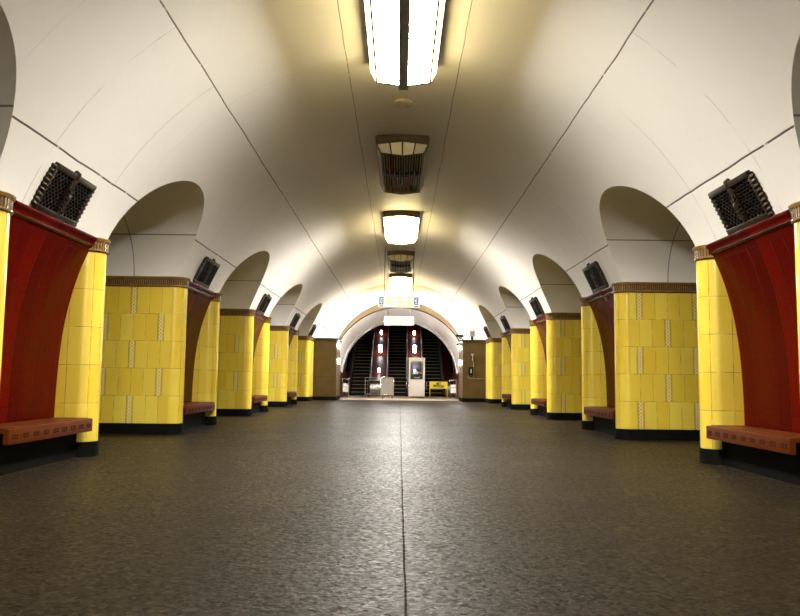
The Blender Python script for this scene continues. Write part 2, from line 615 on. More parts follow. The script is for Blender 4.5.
# fill the long straight stretches
full = []
for a, b in zip(ys, ys[1:]):
    n = max(1, int((b - a) / 0.6))
    full += [a + (b - a) * i / n for i in range(n)]
full.append(ys[-1])
NT = 40
bm = bmesh.new()
for side in (-1, 1):
    prev = None
    for y in full:
        ze = arch_z(y)
        te = math.atan2(vault_x(ze), ze - VC)
        cur = [bm.verts.new((side * VR * math.sin(te * j / NT), y, VC + VR * math.cos(te * j / NT))) for j in range(NT + 1)]
        if prev:
            for j in range(NT):
                q = (prev[j], prev[j + 1], cur[j + 1], cur[j])
                bm.faces.new(q if side < 0 else q[::-1])
        prev = cur
bmesh.ops.remove_doubles(bm, verts=bm.verts, dist=1e-5)
struct('ceiling', bm, M['vault'], smooth=50)
for side, nm in ((-1, 'left'), (1, 'right')):
    for c, h in gaps:
        bm = bmesh.new()
        prev = None
        for i in range(49):
            a = PI * i / 48
            y = c - h * math.cos(a)
            z = ZS + RISE * math.sin(a)
            xs = [vault_x(z) + (W + OUT - vault_x(z)) * j / 8 for j in range(9)]
            cur = [bm.verts.new((side * x, y, z)) for x in xs]
            if prev:
                for j in range(8):
                    bm.faces.new((prev[j], prev[j + 1], cur[j + 1], cur[j]))
            prev = cur
        struct('ceiling_passage_' + nm, bm, M['intrados'], smooth=60)

# little ceiling rosette between the first two lamps
bm = bmesh.new()
lathe(bm, [(0.03, 0.0), (0.13, 0.0), (0.15, 0.015), (0.15, 0.05), (0.03, 0.06)], 20)
for k in range(8):
    a = k * PI / 4
    lathe(bm, [(0.012, -0.012), (0.028, -0.004), (0.028, 0.01)], 8, (0.1 * math.cos(a), 0.1 * math.sin(a), 0))
o = obj('ceiling_rosette', bm, plain('rosette_plaster', (0.55, 0.48, 0.36), 0.6), smooth=40)
o.location = (0.0, 11.55, CROWN - 0.045)
tag(o, 'small round perforated plaster rosette on the ceiling between the two nearest lamps', 'ceiling vent')

# ------------------------------------------------------------------ floors and outer walls
bm = bmesh.new()
box(bm, -9.0, 9.0, YBACK, 34.6, -0.15, 0.0)
struct('floor', bm, M['floor'])
bm = bmesh.new()
box(bm, -5.0, 5.0, 34.6, 42.0, -0.15, 0.0)
struct('floor_escalator_hall', bm, M['hall_floor'])
for sd, nm in ((-1, 'left'), (1, 'right')):
    bm = bmesh.new()
    a, b = sorted((sd * 9.0, sd * 9.3))
    box(bm, a, b, YBACK, 34.6, 0, 4.4)
    struct('wall_platform_' + nm, bm, M['white'])
    bm = bmesh.new()
    a, b = sorted((sd * (W + OUT - 0.02), sd * 9.3))
    box(bm, a, b, YBACK, 34.6, 4.2, 4.4)
    struct('ceiling_platform_' + nm, bm, M['intrados'])
    bm = bmesh.new()                       # plain tiled wall behind the photographer
    a, b = sorted((sd * W, sd * (W + OUT)))
    box(bm, a, b, YBACK, Y0 - PITCH + HL, 0, ZS)
    struct('wall_near_' + nm, bm, M['brown'])
bm = bmesh.new()
box(bm, -9.3, 9.3, YBACK - 0.3, YBACK, 0, 5.8)
struct('wall_rear', bm, M['intrados'])
bm = bmesh.new()
for sd in (-1, 1):
    a, b = sorted((sd * (W + 0.05), sd * 9.3))
    box(bm, a, b, 34.3, 34.6, 0, 4.4)
struct('wall_platform_end', bm, M['intrados'])


# ------------------------------------------------------------------ pylons
def loop(side, e=0.0, nd=0.66, cl=0.42, r=0.20, hl=HL, niche=True, far=None):
    """plan of a pylon: list of (d, t, tag) turned into (x, y); d = depth behind the hall face, t along the hall"""
    pts = []
    fy = hl if far is None else far
    pts.append((OUT, -hl - e, 'pass'))
    r1 = r + e

    def arc(cx, cy, a0, a1, n=9):
        for i in range(n + 1):
            a = a0 + (a1 - a0) * i / n
            pts.append((cx + r1 * math.cos(a), cy + r1 * math.sin(a), 'col'))
    if niche:
        # near column
        arc(r, -hl + r, -PI / 2, -PI, 9)
        arc(r, -hl + cl - r, PI, PI / 2, 9)
        pts.append((nd, -hl + cl + e, 'col'))
        pts.append((nd, hl - cl - e, 'col'))
        arc(r, hl - cl + r, -PI / 2, -PI, 9)
        arc(r, hl - r, PI, PI / 2, 9)
        pts.append((OUT, hl + e, 'pass'))
    else:
        arc(r, -hl + r, -PI / 2, -PI, 9)
        pts.append((-e, fy, 'col'))
        pts.append((OUT, fy, 'pass'))
    return [((W + d) * side, t, tg, d) for d, t, tg in pts]


def ring_mesh(lp, z0, z1, bev_top=0.0):
    bm = bmesh.new()
    uvl = bm.loops.layers.uv.new('UVMap')
    n = len(lp)
    A = [bm.verts.new((p[0], p[1], z0)) for p in lp]
    B = [bm.verts.new((p[0], p[1], z1)) for p in lp]
    acc = 0.0
    for i in range(n):
        j = (i + 1) % n
        L = math.hypot(lp[j][0] - lp[i][0], lp[j][1] - lp[i][1])
        f = bm.faces.new((A[i], A[j], B[j], B[i]))
        ispass = lp[i][2] == 'pass' or (lp[j][2] == 'pass')
        f.material_index = 0 if ispass else 1
        ua, ub = (lp[i][3], lp[j][3]) if ispass else (acc, acc + L)
        for lo in f.loops:
            uu = ua if lo.vert in (A[i], B[i]) else ub
            lo[uvl].uv = (uu, lo.vert.co.z)
        acc = acc + L if not ispass else 0.0
    bm.faces.new(A[::-1]).material_index = 1
    bm.faces.new(B).material_index = 1
    return bm


def panel_d(z):
    t = (z - 0.46) / (2.66 - 0.46)
    return 0.445 - 0.03 * t - 0.355 * t ** 3.0


NY = HL - 0.42            # half length of the niche


def make_pylon(side, niche=True):
    nm = 'left' if side < 0 else 'right'
    root = empty('tiled_pylon')
    far = None if niche else 33.14 - (Y0 + 4 * PITCH)
    obj('tile_cladding', ring_mesh(loop(side, niche=niche, far=far), 0.18, 2.52), [M['tile_' + nm], M['tile_column']], root, smooth=35)
    obj('plinth', ring_mesh(loop(side, 0.015, 0.45, niche=niche, far=far), 0.0, 0.18), [M['plinth'], M['plinth']], root, smooth=35, label='black speckled plinth')
    lp = lambda e: loop(side, e, 0.34, niche=niche, far=far)
    # moulded cornice: three stacked rings
    bm = bmesh.new()
    uvl = bm.loops.layers.uv.new('UVMap')
    prof = [(0.012, 2.52), (0.028, 2.534), (0.028, 2.548), (0.014, 2.56), (0.022, 2.645), (0.040, 2.662), (0.044, 2.69), (0.03, 2.70)]
    rings = [[bm.verts.new((p[0], p[1], z)) for p in lp(e)] for e, z in prof]
    base = lp(0)
    acc = [0.0]
    for i in range(1, len(base) + 1):
        a, b = base[i - 1], base[i % len(base)]
        acc.append(acc[-1] + math.hypot(a[0] - b[0], a[1] - b[1]))
    n = len(base)
    for a, b in zip(rings, rings[1:]):
        for i in range(n):
            j = (i + 1) % n
            f = bm.faces.new((a[i], a[j], b[j], b[i]))
            for lo in f.loops:
                lo[uvl].uv = (acc[i] if lo.vert in (a[i], b[i]) else acc[i + 1], lo.vert.co.z)
    bm.faces.new(rings[0][::-1])
    bm.faces.new(rings[-1])
    co = obj('cornice', bm, M['cornice'], root, smooth=40, label='bronze brown fluted cornice')
    if niche:
        # curved dark red back panel
        bm = bmesh.new()
        n = 22
        rows = []
        for i in range(n + 1):
            z = 0.42 + (2.58 - 0.42) * i / n
            rows.append([bm.verts.new((side * (W + d), y, z)) for y, d in
                         ((-NY, panel_d(z)), (NY, panel_d(z)), (NY, 0.64), (-NY, 0.64))])
        for a, b in zip(rows, rows[1:]):
            for q in range(4):
                bm.faces.new((a[q], a[(q + 1) % 4], b[(q + 1) % 4], b[q]))
        bm.faces.new(rows[0][::-1])
        bm.faces.new(rows[-1])
        obj('back_panel', bm, M['red'], root, smooth=40, label='curved dark red glazed panel above the bench')
        # rail along its top
        bm = bmesh.new()
        dd = panel_d(2.62)
        poly = [(dd + 0.10, 2.565), (dd + 0.012, 2.565), (dd - 0.012, 2.585), (dd - 0.012, 2.615), (dd - 0.035, 2.64), (dd - 0.055, 2.66), (dd - 0.055, 2.685), (dd - 0.03, 2.70), (dd + 0.10, 2.70)]
        prism(bm, [(side * (W + d), z) for d, z in poly], 'y', -NY, NY)
        obj('top_rail', bm, M['red'], root, smooth=50)
    return root


def make_bench(side):
    root = empty('bench')
    X = lambda d: side * (W + d)
    sx = lambda a, b: sorted((X(a), X(b)))
    n = NY - 0.004
    bm = bmesh.new()
    a, b = sx(-0.02, 0.46)
    box(bm, a, b, -n, n, 0.425, 0.47, 0.012)
    # slat grooves: three long planks
    for i in range(3):
        a, b = sx(0.03 + 0.135 * i, 0.155 + 0.135 * i)
        box(bm, a, b, -n, n, 0.466, 0.476, 0.004)
    obj('seat', bm, M['wood'], root, smooth=40)
    bm = bmesh.new()
    a, b = sx(-0.03, 0.03)
    box(bm, a, b, -n, n, 0.315, 0.468, 0.014)
    fs = obj('fascia', bm, M['wood'], root, smooth=40)
    xf = -0.0315
    for i in range(9):
        bm = bmesh.new()
        yc = -n + 0.12 + i * (2 * n - 0.24) / 8
        for (dy, dz, w, h) in ((-0.05, 0.0, 0.012, 0.05), (-0.03, 0.012, 0.018, 0.016), (-0.03, -0.014, 0.018, 0.016), (0, 0, 0.016, 0.058),
                               (0.03, 0.012, 0.018, 0.016), (0.03, -0.014, 0.018, 0.016), (0.05, 0.0, 0.012, 0.05)):
            a, b = sx(xf, -0.02)
            box(bm, a, b, yc + dy - w / 2, yc + dy + w / 2, 0.39 + dz - h / 2, 0.39 + dz + h / 2)
        obj('carved_motif', bm, M['wood_dark'], fs, label='dark carved ornament on the bench edge')
    bm = bmesh.new()
    a, b = sx(0.16, 0.44)
    box(bm, a, b, -n, n, 0.0, 0.425)
    obj('base', bm, M['plinth'], root, label='black recessed bench base')
    return root


def make_grille(side):
    """local frame: X along the hall, Y up the slope of the vault, Z out of the vault"""
    root = empty('ventilation_grille')
    w, h, t = 0.49, 0.275, 0.11
    bm = bmesh.new()
    box(bm, -w, w, h - 0.07, h, -0.06, t, 0.018)
    box(bm, -w, w, -h, -h + 0.075, -0.06, t, 0.018)
    box(bm, -w, -w + 0.035, -h + 0.05, h - 0.05, -0.06, t - 0.01, 0.006)
    box(bm, w - 0.035, w, -h + 0.05, h - 0.05, -0.06, t - 0.01, 0.006)
    # boss on the top rail, two lugs below
    lathe(bm, [(0.06, -0.03), (0.06, t * 0.6), (0.045, t), (0.02, t + 0.012)], 16, (0, h - 0.02, 0))
    box(bm, -0.10, -0.05, -h - 0.03, -h + 0.03, 0, t - 0.02, 0.01)
    box(bm, 0.05, 0.10, -h - 0.03, -h + 0.03, 0, t - 0.02, 0.01)
    for i in range(3):
        box(bm, -w + 0.03, w - 0.03, -h + 0.012 + 0.02 * i, -h + 0.02 + 0.02 * i, t - 0.004, t + 0.008)
    obj('frame', bm, M['bronze'], root, smooth=40)
    bm = bmesh.new()
    box(bm, -w + 0.03, w - 0.03, -h + 0.06, h - 0.06, -0.05, 0.05)
    obj('backing', bm, M['near_black'], root, label='black recess behind the lattice')
    bm = bmesh.new()
    R = 12
    y0, y1 = -h + 0.075, h - 0.07
    st = (y1 - y0) / R
    for sx in (-1, 1):
        a, b = sorted((sx * 0.05, sx * (w - 0.035)))
        for i in range(1, R):
            box(bm, a, b, y0 + st * i - 0.006, y0 + st * i + 0.006, 0.05, t - 0.025)
        for i in range(R):
            k = 0
            x = a + (0.03 if i % 2 else 0.07)
            while x < b - 0.01:
                box(bm, x - 0.005, x + 0.005, y0 + st * i, y0 + st * (i + 1), 0.05, t - 0.03)
                x += 0.08
    obj('lattice', bm, M['lattice'], root)
    bm = bmesh.new()
    box(bm, -0.045, 0.045, -h + 0.07, h - 0.065, 0.0, t - 0.008, 0.012)
    tube(bm, [(0, -h + 0.07, t - 0.012), (0, h - 0.08, t - 0.012)], 0.022, 8)
    for i in range(6):
        yy = -h + 0.10 + 0.045 * i
        for sx in (-1, 1):
            box(bm, 0, 0.06, -0.009, 0.009, t - 0.02, t + 0.012, 0,
                0, Matrix.Translation((0, yy, 0)) @ Matrix.Rotation(math.radians(35 if sx > 0 else 145), 4, 'Z'))
    lathe(bm, [(0.05, t - 0.03), (0.04, t + 0.012), (0.012, t + 0.022)], 12, (0, 0.0, 0))
    obj('centre_bar', bm, M['bronze'], root, smooth=40)
    # roped rolls at the two ends
    for sx in (-1, 1):
        bm = bmesh.new()
        N, SEG = 60, 12
        prev = None
        for i in range(N + 1):
            y = -h + 0.03 + (2 * h - 0.06) * i / N
            cur = []
            for k in range(SEG):
                a = 2 * PI * k / SEG
                rr = 0.05 + 0.008 * math.sin(2 * PI * 9 * i / N + a * sx)
                cur.append(bm.verts.new((sx * (w - 0.005) + rr * math.cos(a), y, t * 0.45 + rr * 1.0 * math.sin(a))))
            if prev:
                for k in range(SEG):
                    bm.faces.new((prev[k], prev[(k + 1) % SEG], cur[(k + 1) % SEG], cur[k]))
            prev = cur
        bmesh.ops.holes_fill(bm, edges=[e for e in bm.edges if e.is_boundary])
        obj('rope_moulding', bm, M['bronze'], root, smooth=60)
    return root


def grille_matrix(side, y):
    th = math.radians(seam(62.3))
    p = Vector((side * (VR + 0.05) * math.sin(th), y, VC + (VR + 0.05) * math.cos(th)))
    nrm = Vector((-side * math.sin(th), 0, -math.cos(th)))
    upv = Vector((-side * math.cos(th), 0, math.sin(th)))
    along = upv.cross(nrm)
    return Matrix.Translation(p) @ Matrix((along, upv, nrm)).transposed().to_4x4()


ORD = ['nearest', 'second nearest', 'third', 'fourth', 'farthest']
LR = {-1: 'left', 1: 'right'}
for side in (-1, 1):
    L = LR[side]
    py = bn = None
    for k in range(4):
        y = Y0 + PITCH * k
        pos = ['nearest, cut by the photo edge', 'second from the camera', 'third from the camera', 'fourth from the camera'][k]
        lab = 'yellow tiled pylon with red bench niche, %s side, %s' % (L, pos)
        if py is None:
            py = make_pylon(side)
            py.location = (0, y, 0)
            tag(py, lab, 'pillar', 'yellow tiled pylons with bench niches', 'thing')
        else:
            dup(py, (0, y, 0), label=lab)
        lab = 'red-brown wooden bench with carved edge in the niche of the %s %s-hand pylon' % (ORD[k], L)
        if bn is None:
            bn = make_bench(side)
            bn.location = (0, y, 0)
            tag(bn, lab, 'bench', 'wooden niche benches')
        else:
            dup(bn, (0, y, 0), label=lab)
    p4 = make_pylon(side, niche=False)
    p4.location = (0, Y0 + PITCH * 4, 0)
    tag(p4, 'narrow yellow tiled pylon without bench against the brown end wall, %s side' % L, 'pillar', 'yellow tiled end pylons', 'thing')
    gr = None
    for k in range(5):
        y = Y0 + PITCH * k - (0.12 if k < 4 else 0.85)
        what = ['nearest', 'second nearest', 'third', 'fourth'][k] + ' red niche' if k < 4 else 'the brown end wall'
        lab = 'dark bronze lattice ventilation grille on the vault above the %s, %s side' % (what, L) if k < 4 else \
              'small-looking dark bronze ventilation grille above the brown end wall, %s side' % L
        mw = grille_matrix(side, y)
        if gr is None:
            gr = make_grille(side)
            gr.matrix_world = mw
            tag(gr, lab, 'vent', 'bronze ventilation grilles along the vault')
        else:
            dup(gr, mw.translation, mw.to_euler(), lab)


# ------------------------------------------------------------------ ceiling lamps
HW, HLN = 0.46, 1.46       # half width / half length of the hood


def make_lamp(lit, channel=False):
    """origin on the crown of the vault; z runs down"""
    root = empty('ceiling_lamp')
    edge = vault_x(0)  # unused, keeps the shape note: the hood follows the vault
    bm = bmesh.new()
    # hood: pitched box whose upper side is buried in the vault
    sec = [(-HW, -0.01), (-HW, -0.175), (-HW + 0.03, -0.19), (0, -0.125), (HW - 0.03, -0.19), (HW, -0.175), (HW, -0.01), (0, 0.03)]
    prism(bm, sec, 'y', -HLN, HLN)
    box(bm, -HW - 0.02, HW + 0.02, -HLN - 0.02, HLN + 0.02, -0.075, -0.05, 0.006)
    obj('hood', bm, M['hood'], root)
    # skirt of glass blocks, sloping inwards, held by dark bars
    zt, zb = -0.185, -0.33
    tw, tl, bw, bl = HW - 0.005, HLN - 0.02, HW - 0.08, HLN - 0.05

    def dip(x, z):
        return z + (-0.05 if z == zb else 0.055 if z == zt else 0) * (1 - abs(x) / HW)
    tiles, bars = bmesh.new(), bmesh.new()

    def wall(A, B, C, D, n, inw):
        """A,B top edge, C,D bottom edge; n blocks"""
        A, B, C, D = map(Vector, (A, B, C, D))
        inw = Vector(inw)
        for i in range(n):
            u0, u1 = (i + 0.04) / n, (i + 0.96) / n
            q = [A.lerp(B, u0), A.lerp(B, u1), C.lerp(D, u1), C.lerp(D, u0)]
            m = sum(q, Vector()) / 4
            q2 = [m + (p - m) * 0.93 - inw * 0.012 for p in q]
            vo = [tiles.verts.new(p) for p in q]
            vi = [tiles.verts.new(p) for p in q2]
            for a in range(4):
                tiles.faces.new((vo[a], vo[(a + 1) % 4], vi[(a + 1) % 4], vi[a]))
            tiles.faces.new(vi)
            vb = [tiles.verts.new(p + inw * 0.02) for p in q]
            tiles.faces.new(vb[::-1])
            for a in range(4):
                tiles.faces.new((vb[a], vb[(a + 1) % 4], vo[(a + 1) % 4], vo[a]))
        for i in range(n + 1):
            tube(bars, [A.lerp(B, i / n), C.lerp(D, i / n)], 0.008, 6)
        tube(bars, [C, D], 0.013, 6)
        tube(bars, [A, B], 0.010, 6)
    for sx in (-1, 1):
        wall((sx * tw, -tl, zt), (sx * tw, tl, zt), (sx * bw, -bl, zb), (sx * bw, bl, zb), 7, (-sx, 0, 0))
    for sy in (-1, 1):
        for sx in (-1, 1):
            wall((0, sy * tl, dip(0, zt)), (sx * tw, sy * tl, zt), (0, sy * bl, dip(0, zb)), (sx * bw, sy * bl, zb), 2, (0, -sy, 0))
    obj('glass_blocks', tiles, M['lit_tile'] if lit else M['glass_tile'], root)
    obj('frame', bars, M['lit_frame'] if lit else M['lamp_metal'], root)
    zin = zb + 0.02
    if lit:
        bm = bmesh.new()
        prism(bm, [(-bw + 0.03, zb + 0.015), (0, dip(0, zb) + 0.018), (bw - 0.03, zb + 0.015), (bw - 0.03, zb + 0.03), (0, dip(0, zb) + 0.033), (-bw + 0.03, zb + 0.03)], 'y', -bl + 0.02, bl - 0.02)
        obj('diffuser', bm, M['lit'], root)
        for sx in (-1, 1):
            for i in range(4):
                x = sx * (0.07 + 0.075 * i)
                z = dip(x, zb) + 0.004
                for y0, hx in ((-0.02, 0.014), (bl - 0.16, 0.03)):
                    bm = bmesh.new()
                    box(bm, x - hx, x + hx, y0, y0 + 0.025, z - 0.006, z + 0.012)
                    obj('tube_clip', bm, M['steel_grey'], root)
    else:
        bm = bmesh.new()
        prism(bm, [(-tw + 0.04, -0.20), (0, -0.145), (tw - 0.04, -0.20), (tw - 0.04, -0.22), (0, -0.165), (-tw + 0.04, -0.22)], 'y', -tl + 0.03, tl - 0.03)
        obj('reflector', bm, M['near_black'], root)
        cyc = ['tube_amber', 'tube_red', 'tube_amber', 'tube_amber', 'tube_off', 'tube_amber', 'tube_amber']
        cyc2 = ['tube_amber', 'tube_amber', 'tube_off', 'tube_amber', 'tube_amber', 'tube_red', 'tube_off']
        for r, names in ((0, cyc), (1, cyc2)):
            for i in range(7):
                x = (i - 3) * 0.095
                z = dip(x, zb) + 0.075
                a, b = ((-bl + 0.08, -0.10), (0.10, bl - 0.08))[r]
                bm = bmesh.new()
                tube(bm, [(x, a, z), (x, b, z)], 0.019, 8)
                tube(bm, [(x, a - 0.04, z), (x, a, z)], 0.022, 8, 1)
                tube(bm, [(x, b, z), (x, b + 0.04, z)], 0.022, 8, 1)
                obj('tube', bm, [M[names[i]], M['lamp_metal']], root, smooth=40)
        bm = bmesh.new()
        for i in range(8):
            x = (i - 3.5) * 0.095
            z = dip(x, zb)
            box(bm, x - 0.005, x + 0.005, -bl, bl, z + 0.005, z + 0.05)
        obj('louvre_bars', bm, M['steel_grey'], root)
        bm = bmesh.new()
        for sx in (-1, 1):
            for y0, y1 in ((-0.085, -0.045), (0.03, 0.07)):
                prism(bm, [(0, dip(0, zb) - 0.006), (sx * bw, zb - 0.006), (sx * bw, zb + 0.06), (0, dip(0, zb) + 0.06)], 'y', y0, y1)
        obj('cross_band', bm, M['lamp_metal'], root)
    if channel:
        bm = bmesh.new()
        z = dip(0, zb)
        box(bm, -0.055, 0.055, -bl - 0.01, bl + 0.03, z - 0.045, z - 0.02, 0.004)
        for sx in (-1, 1):
            box(bm, sx * 0.055 - 0.008, sx * 0.055 + 0.008, -bl - 0.01, bl + 0.03, z - 0.05, z + 0.02)
        obj('centre_channel', bm, M['steel_grey'], root, label='grey metal channel along the middle of the lamp')
    return root


lampY = [Y0 + PITCH * k + 0.1 for k in range(5)]
lg = 'luminaires along the crown of the vault'
l0 = make_lamp(True, True)
l0.location = (0, lampY[0] + 0.10, CROWN)
l0.scale = (0.95, 1, 1)
tag(l0, 'lit ceiling lamp with grey channel down its middle, cut by the photo top', 'ceiling lamp', lg)
l1 = make_lamp(False)
l1.location = (0, lampY[1], CROWN)
tag(l1, 'large unlit ceiling lamp with dark tubes, between the two nearest lit lamps', 'ceiling lamp', lg)
l2 = make_lamp(True)
l2.location = (0, lampY[2], CROWN)
tag(l2, 'lit white ceiling lamp between the two unlit lamps', 'ceiling lamp', lg)
dup(l2, (0, lampY[0] - 2 * PITCH, CROWN), label='lit ceiling lamp of the same row, overhead behind the photographer')
dup(l1, (0, lampY[3], CROWN), label='smaller-looking unlit dark ceiling lamp, the farther of the two unlit ones')
dup(l2, (0, 32.5, CROWN), label='farthest lit ceiling lamp, above the hanging platform sign near the end wall')

# ------------------------------------------------------------------ end wall with the arch
AC, AR = 1.47, 3.01        # front arch
BC, BR = 0.96, 2.91        # rear arch of the white lining
IC, IR = 1.02, 3.22        # inner edge of the tan reveal


def arc_pts(c, r, zmin, n=48):
    a = math.acos(max(-1, min(1, (zmin - c) / r)))
    return [(r * math.sin(-a + 2 * a * i / n), c + r * math.cos(-a + 2 * a * i / n)) for i in range(n + 1)]


# tympanum: between the vault and the arch
bm = bmesh.new()
N = 64
outer, inner = [], []
a_in = math.acos((ZS - AC) / AR)
a_out = math.acos((ZS - VC) / VR)
a_in2 = math.acos((ZS - IC) / IR)
for y, ca, ra, an in ((YEND, AC, AR, a_in), (YEND + 0.45, IC, IR, a_in2)):
    inner.append([bm.verts.new((ra * math.sin(-an + 2 * an * i / N), y, ca + ra * math.cos(-an + 2 * an * i / N))) for i in range(N + 1)])
    outer.append([bm.verts.new((VR * 1.01 * math.sin(-a_out + 2 * a_out * i / N), y, VC + VR * 1.01 * math.cos(-a_out + 2 * a_out * i / N))) for i in range(N + 1)])
for i in range(N):
    bm.faces.new((outer[0][i], outer[0][i + 1], inner[0][i + 1], inner[0][i]))
    bm.faces.new((outer[1][i], inner[1][i], inner[1][i + 1], outer[1][i + 1]))
    f = bm.faces.new((inner[0][i], inner[0][i + 1], inner[1][i + 1], inner[1][i]))
    f.material_index = 1
struct('wall_end', bm, [M['vault'], M['tan']], smooth=30)
# thin dark mouldings on both edges of the tan reveal
for nm, y, r, ca, an in (('trim_1', YEND - 0.02, AR + 0.012, AC, a_in), ('trim_2', YEND + 0.45, IR - 0.01, IC, a_in2)):
    bm = bmesh.new()
    pts = [(r * math.sin(-an + 2 * an * i / N), y, ca + r * math.cos(-an + 2 * an * i / N)) for i in range(N + 1)]
    tube(bm, pts, 0.012 if nm == 'trim_1' else 0.032, 8)
    struct(nm, bm, M['black_line'], smooth=60)
# brown marble blocks on both sides of the arch
JX = 2.75
for sd, nm in ((-1, 'left'), (1, 'right')):
    bm = bmesh.new()
    a, b = sorted((sd * JX, sd * (W + 0.02)))
    box(bm, a, b, 33.2, 35.2, 0.16, 2.62, 0.01)
    struct('wall_end_' + nm, bm, M['brown'])
    bm = bmesh.new()
    a, b = sorted((sd * (JX - 0.015), sd * (W + 0.02)))
    box(bm, a, b, 33.185, 35.2, 0.0, 0.16)
    struct('baseboard_end_' + nm, bm, M['plinth'])
    bm = bmesh.new()
    a, b = sorted((sd * (JX - 0.05), sd * (W + 0.02)))
    box(bm, a, b, 33.15, 35.2, 2.62, 2.70, 0.012)
    struct('trim_end_' + nm, bm, M['black_line'])

# white lining of the short tunnel to the escalators
bm = bmesh.new()
zlow = 1.25
prev = None
NL = 14
for k in range(NL + 1):
    t = k / NL
    y = YEND + 0.47 + (39.0 - YEND - 0.47) * t
    c = IC + (BC - IC) * t
    r = IR + (BR - IR) * t
    cur = [bm.verts.new((x, y, z)) for x, z in arc_pts(c, r, zlow)]
    if prev:
        for i in range(len(cur) - 1):
            bm.faces.new((prev[i], prev[i + 1], cur[i + 1], cur[i]))
    prev = cur
# shallow rib near the rear edge
struct('ceiling_escalator_hall', bm, M['white'], smooth=60)
bm = bmesh.new()
pts = [(x * 0.995, 38.1, z) for x, z in arc_pts(BC + 0.09, BR + 0.0, zlow)]
tube(bm, pts, 0.03, 8)
struct('trim_3', bm, M['white'], smooth=60)
# portal wall around the rear edge of the lining
bm = bmesh.new()
A = [bm.verts.new((x, 39.0, z)) for x, z in arc_pts(BC, BR, zlow)]
B = [bm.verts.new((x * 1.9, 39.0, BC + (z - BC) * 1.9)) for x, z in arc_pts(BC, BR, zlow)]
for i in range(len(A) - 1):
    bm.faces.new((A[i], A[i + 1], B[i + 1], B[i]))
struct('wall_portal', bm, M['dark_metal'])
for sd, nm in ((-1, 'left'), (1, 'right')):
    bm = bmesh.new()
    a, b = sorted((sd * 2.93, sd * 3.2))
    box(bm, a, b, 35.2, 44.0, 0, 1.3)
    struct('wall_escalator_hall_' + nm, bm, M['maroon'])
# inclined tunnel above the escalators
SL = math.tan(math.radians(30))
bm = bmesh.new()
prev = None
for k in range(9):
    y = 39.0 + 17.0 * k / 8
    dz = max(0, (y - 40.0)) * SL
    cur = [bm.verts.new((x, y, z + dz)) for x, z in [(-BR - 0.12, -0.5)] + arc_pts(BC, BR + 0.12, BC) + [(BR + 0.12, -0.5)]]
    if prev:
        for i in range(len(cur) - 1):
            bm.faces.new((prev[i], prev[i + 1], cur[i + 1], cur[i]))
    prev = cur
struct('ceiling_escalator_tunnel', bm, plain('dark_tunnel_lining', (0.05, 0.038, 0.03), 0.6), smooth=60)  # one even dark brown over the whole inclined tunnel
bm = bmesh.new()
box(bm, -3.4, 3.4, 55.8, 56.2, 7.5, 14.0)
struct('wall_tunnel_head', bm, M['dark_metal'])

# ------------------------------------------------------------------ escalators
YE = 41.0
RISER, RUN = 0.2, 0.2 / SL
NST = 38


def surf(y):
    """height of the line of step noses"""
    return max(0.0, (y - (YE + 1.0)) * SL)


def make_escalator(w):
    root = empty('escalator')
    h = w / 2
    # two landing steps lie flat, then each rises by one riser
    bm = bmesh.new()
    box(bm, -h, h, 0, RUN, -0.9, 0.0)
    box(bm, -h, h, -0.002, 0.04, -0.03, 0.004, 0, 1)
    for i in range(20):
        x = -h + 0.025 + i * (w - 0.05) / 19
        box(bm, x - 0.006, x + 0.006, -0.004, 0.0, -RISER, -0.03, 0, 0)
    st = obj('step', bm, [M['step'], M['step_edge']], root)
    st.location = (0, YE + 1.0 - 2 * RUN, 0.02)
    for k in range(1, NST):
        c = st.copy()
        COL.objects.link(c)
        c.parent = root
        y = YE + 1.0 + (k - 2) * RUN
        c.location = (0, y, 0.02 + max(0, k - 1) * RISER)
    bm = bmesh.new()
    box(bm, -h - 0.05, h + 0.05, YE - 0.6, YE + 1.0 - 2 * RUN - 0.01, 0.0, 0.022, 0.004)
    for i in range(26):
        x = -h + 0.02 + i * (w - 0.04) / 25
        box(bm, x - 0.006, x + 0.006, YE + 0.15, YE + 1.0 - 2 * RUN - 0.01, 0.02, 0.032)
    obj('comb_plate', bm, M['steel_grey'], root)
    Y1 = 55.0
    for sd in (-1, 1):
        bm = bmesh.new()
        x0, x1 = sorted((sd * (h + 0.005), sd * (h + 0.06)))
        poly = [(YE + 0.2, 0), (Y1, surf(Y1) - 0.3), (Y1, surf(Y1) + 0.92), (YE + 1.3, surf(YE + 1.3) + 0.92), (YE + 0.9, 0.94), (YE + 0.35, 0.90), (YE + 0.1, 0.75), (YE + 0.02, 0.45), (YE + 0.1, 0.1)]
        prism(bm, poly, 'x', x0, x1)
        obj('balustrade', bm, M['dark_metal'], root)
        bm = bmesh.new()
        xc = sd * (h + 0.035)
        pts = [(xc, YE + 0.12, 0.14), (xc, YE - 0.02, 0.35), (xc, YE - 0.05, 0.55), (xc, YE + 0.05, 0.78), (xc, YE + 0.3, 0.95), (xc, YE + 0.9, 1.0),
               (xc, YE + 1.3, surf(YE + 1.3) + 0.98), (xc, Y1, surf(Y1) + 0.98)]
        tube(bm, pts, 0.038, 8)
        obj('handrail', bm, M['rail'], root, smooth=60)
        bm = bmesh.new()
        xo = sd * (h + 0.075)
        pts = [(xo, YE + 0.2, 0.88), (xo, YE + 0.9, 0.93), (xo, YE + 1.3, surf(YE + 1.3) + 0.90), (xo, Y1, surf(Y1) + 0.90)]
        tube(bm, pts, 0.018, 6)
        obj('edge_trim', bm, M['steel_grey'], root, smooth=60)
    return root


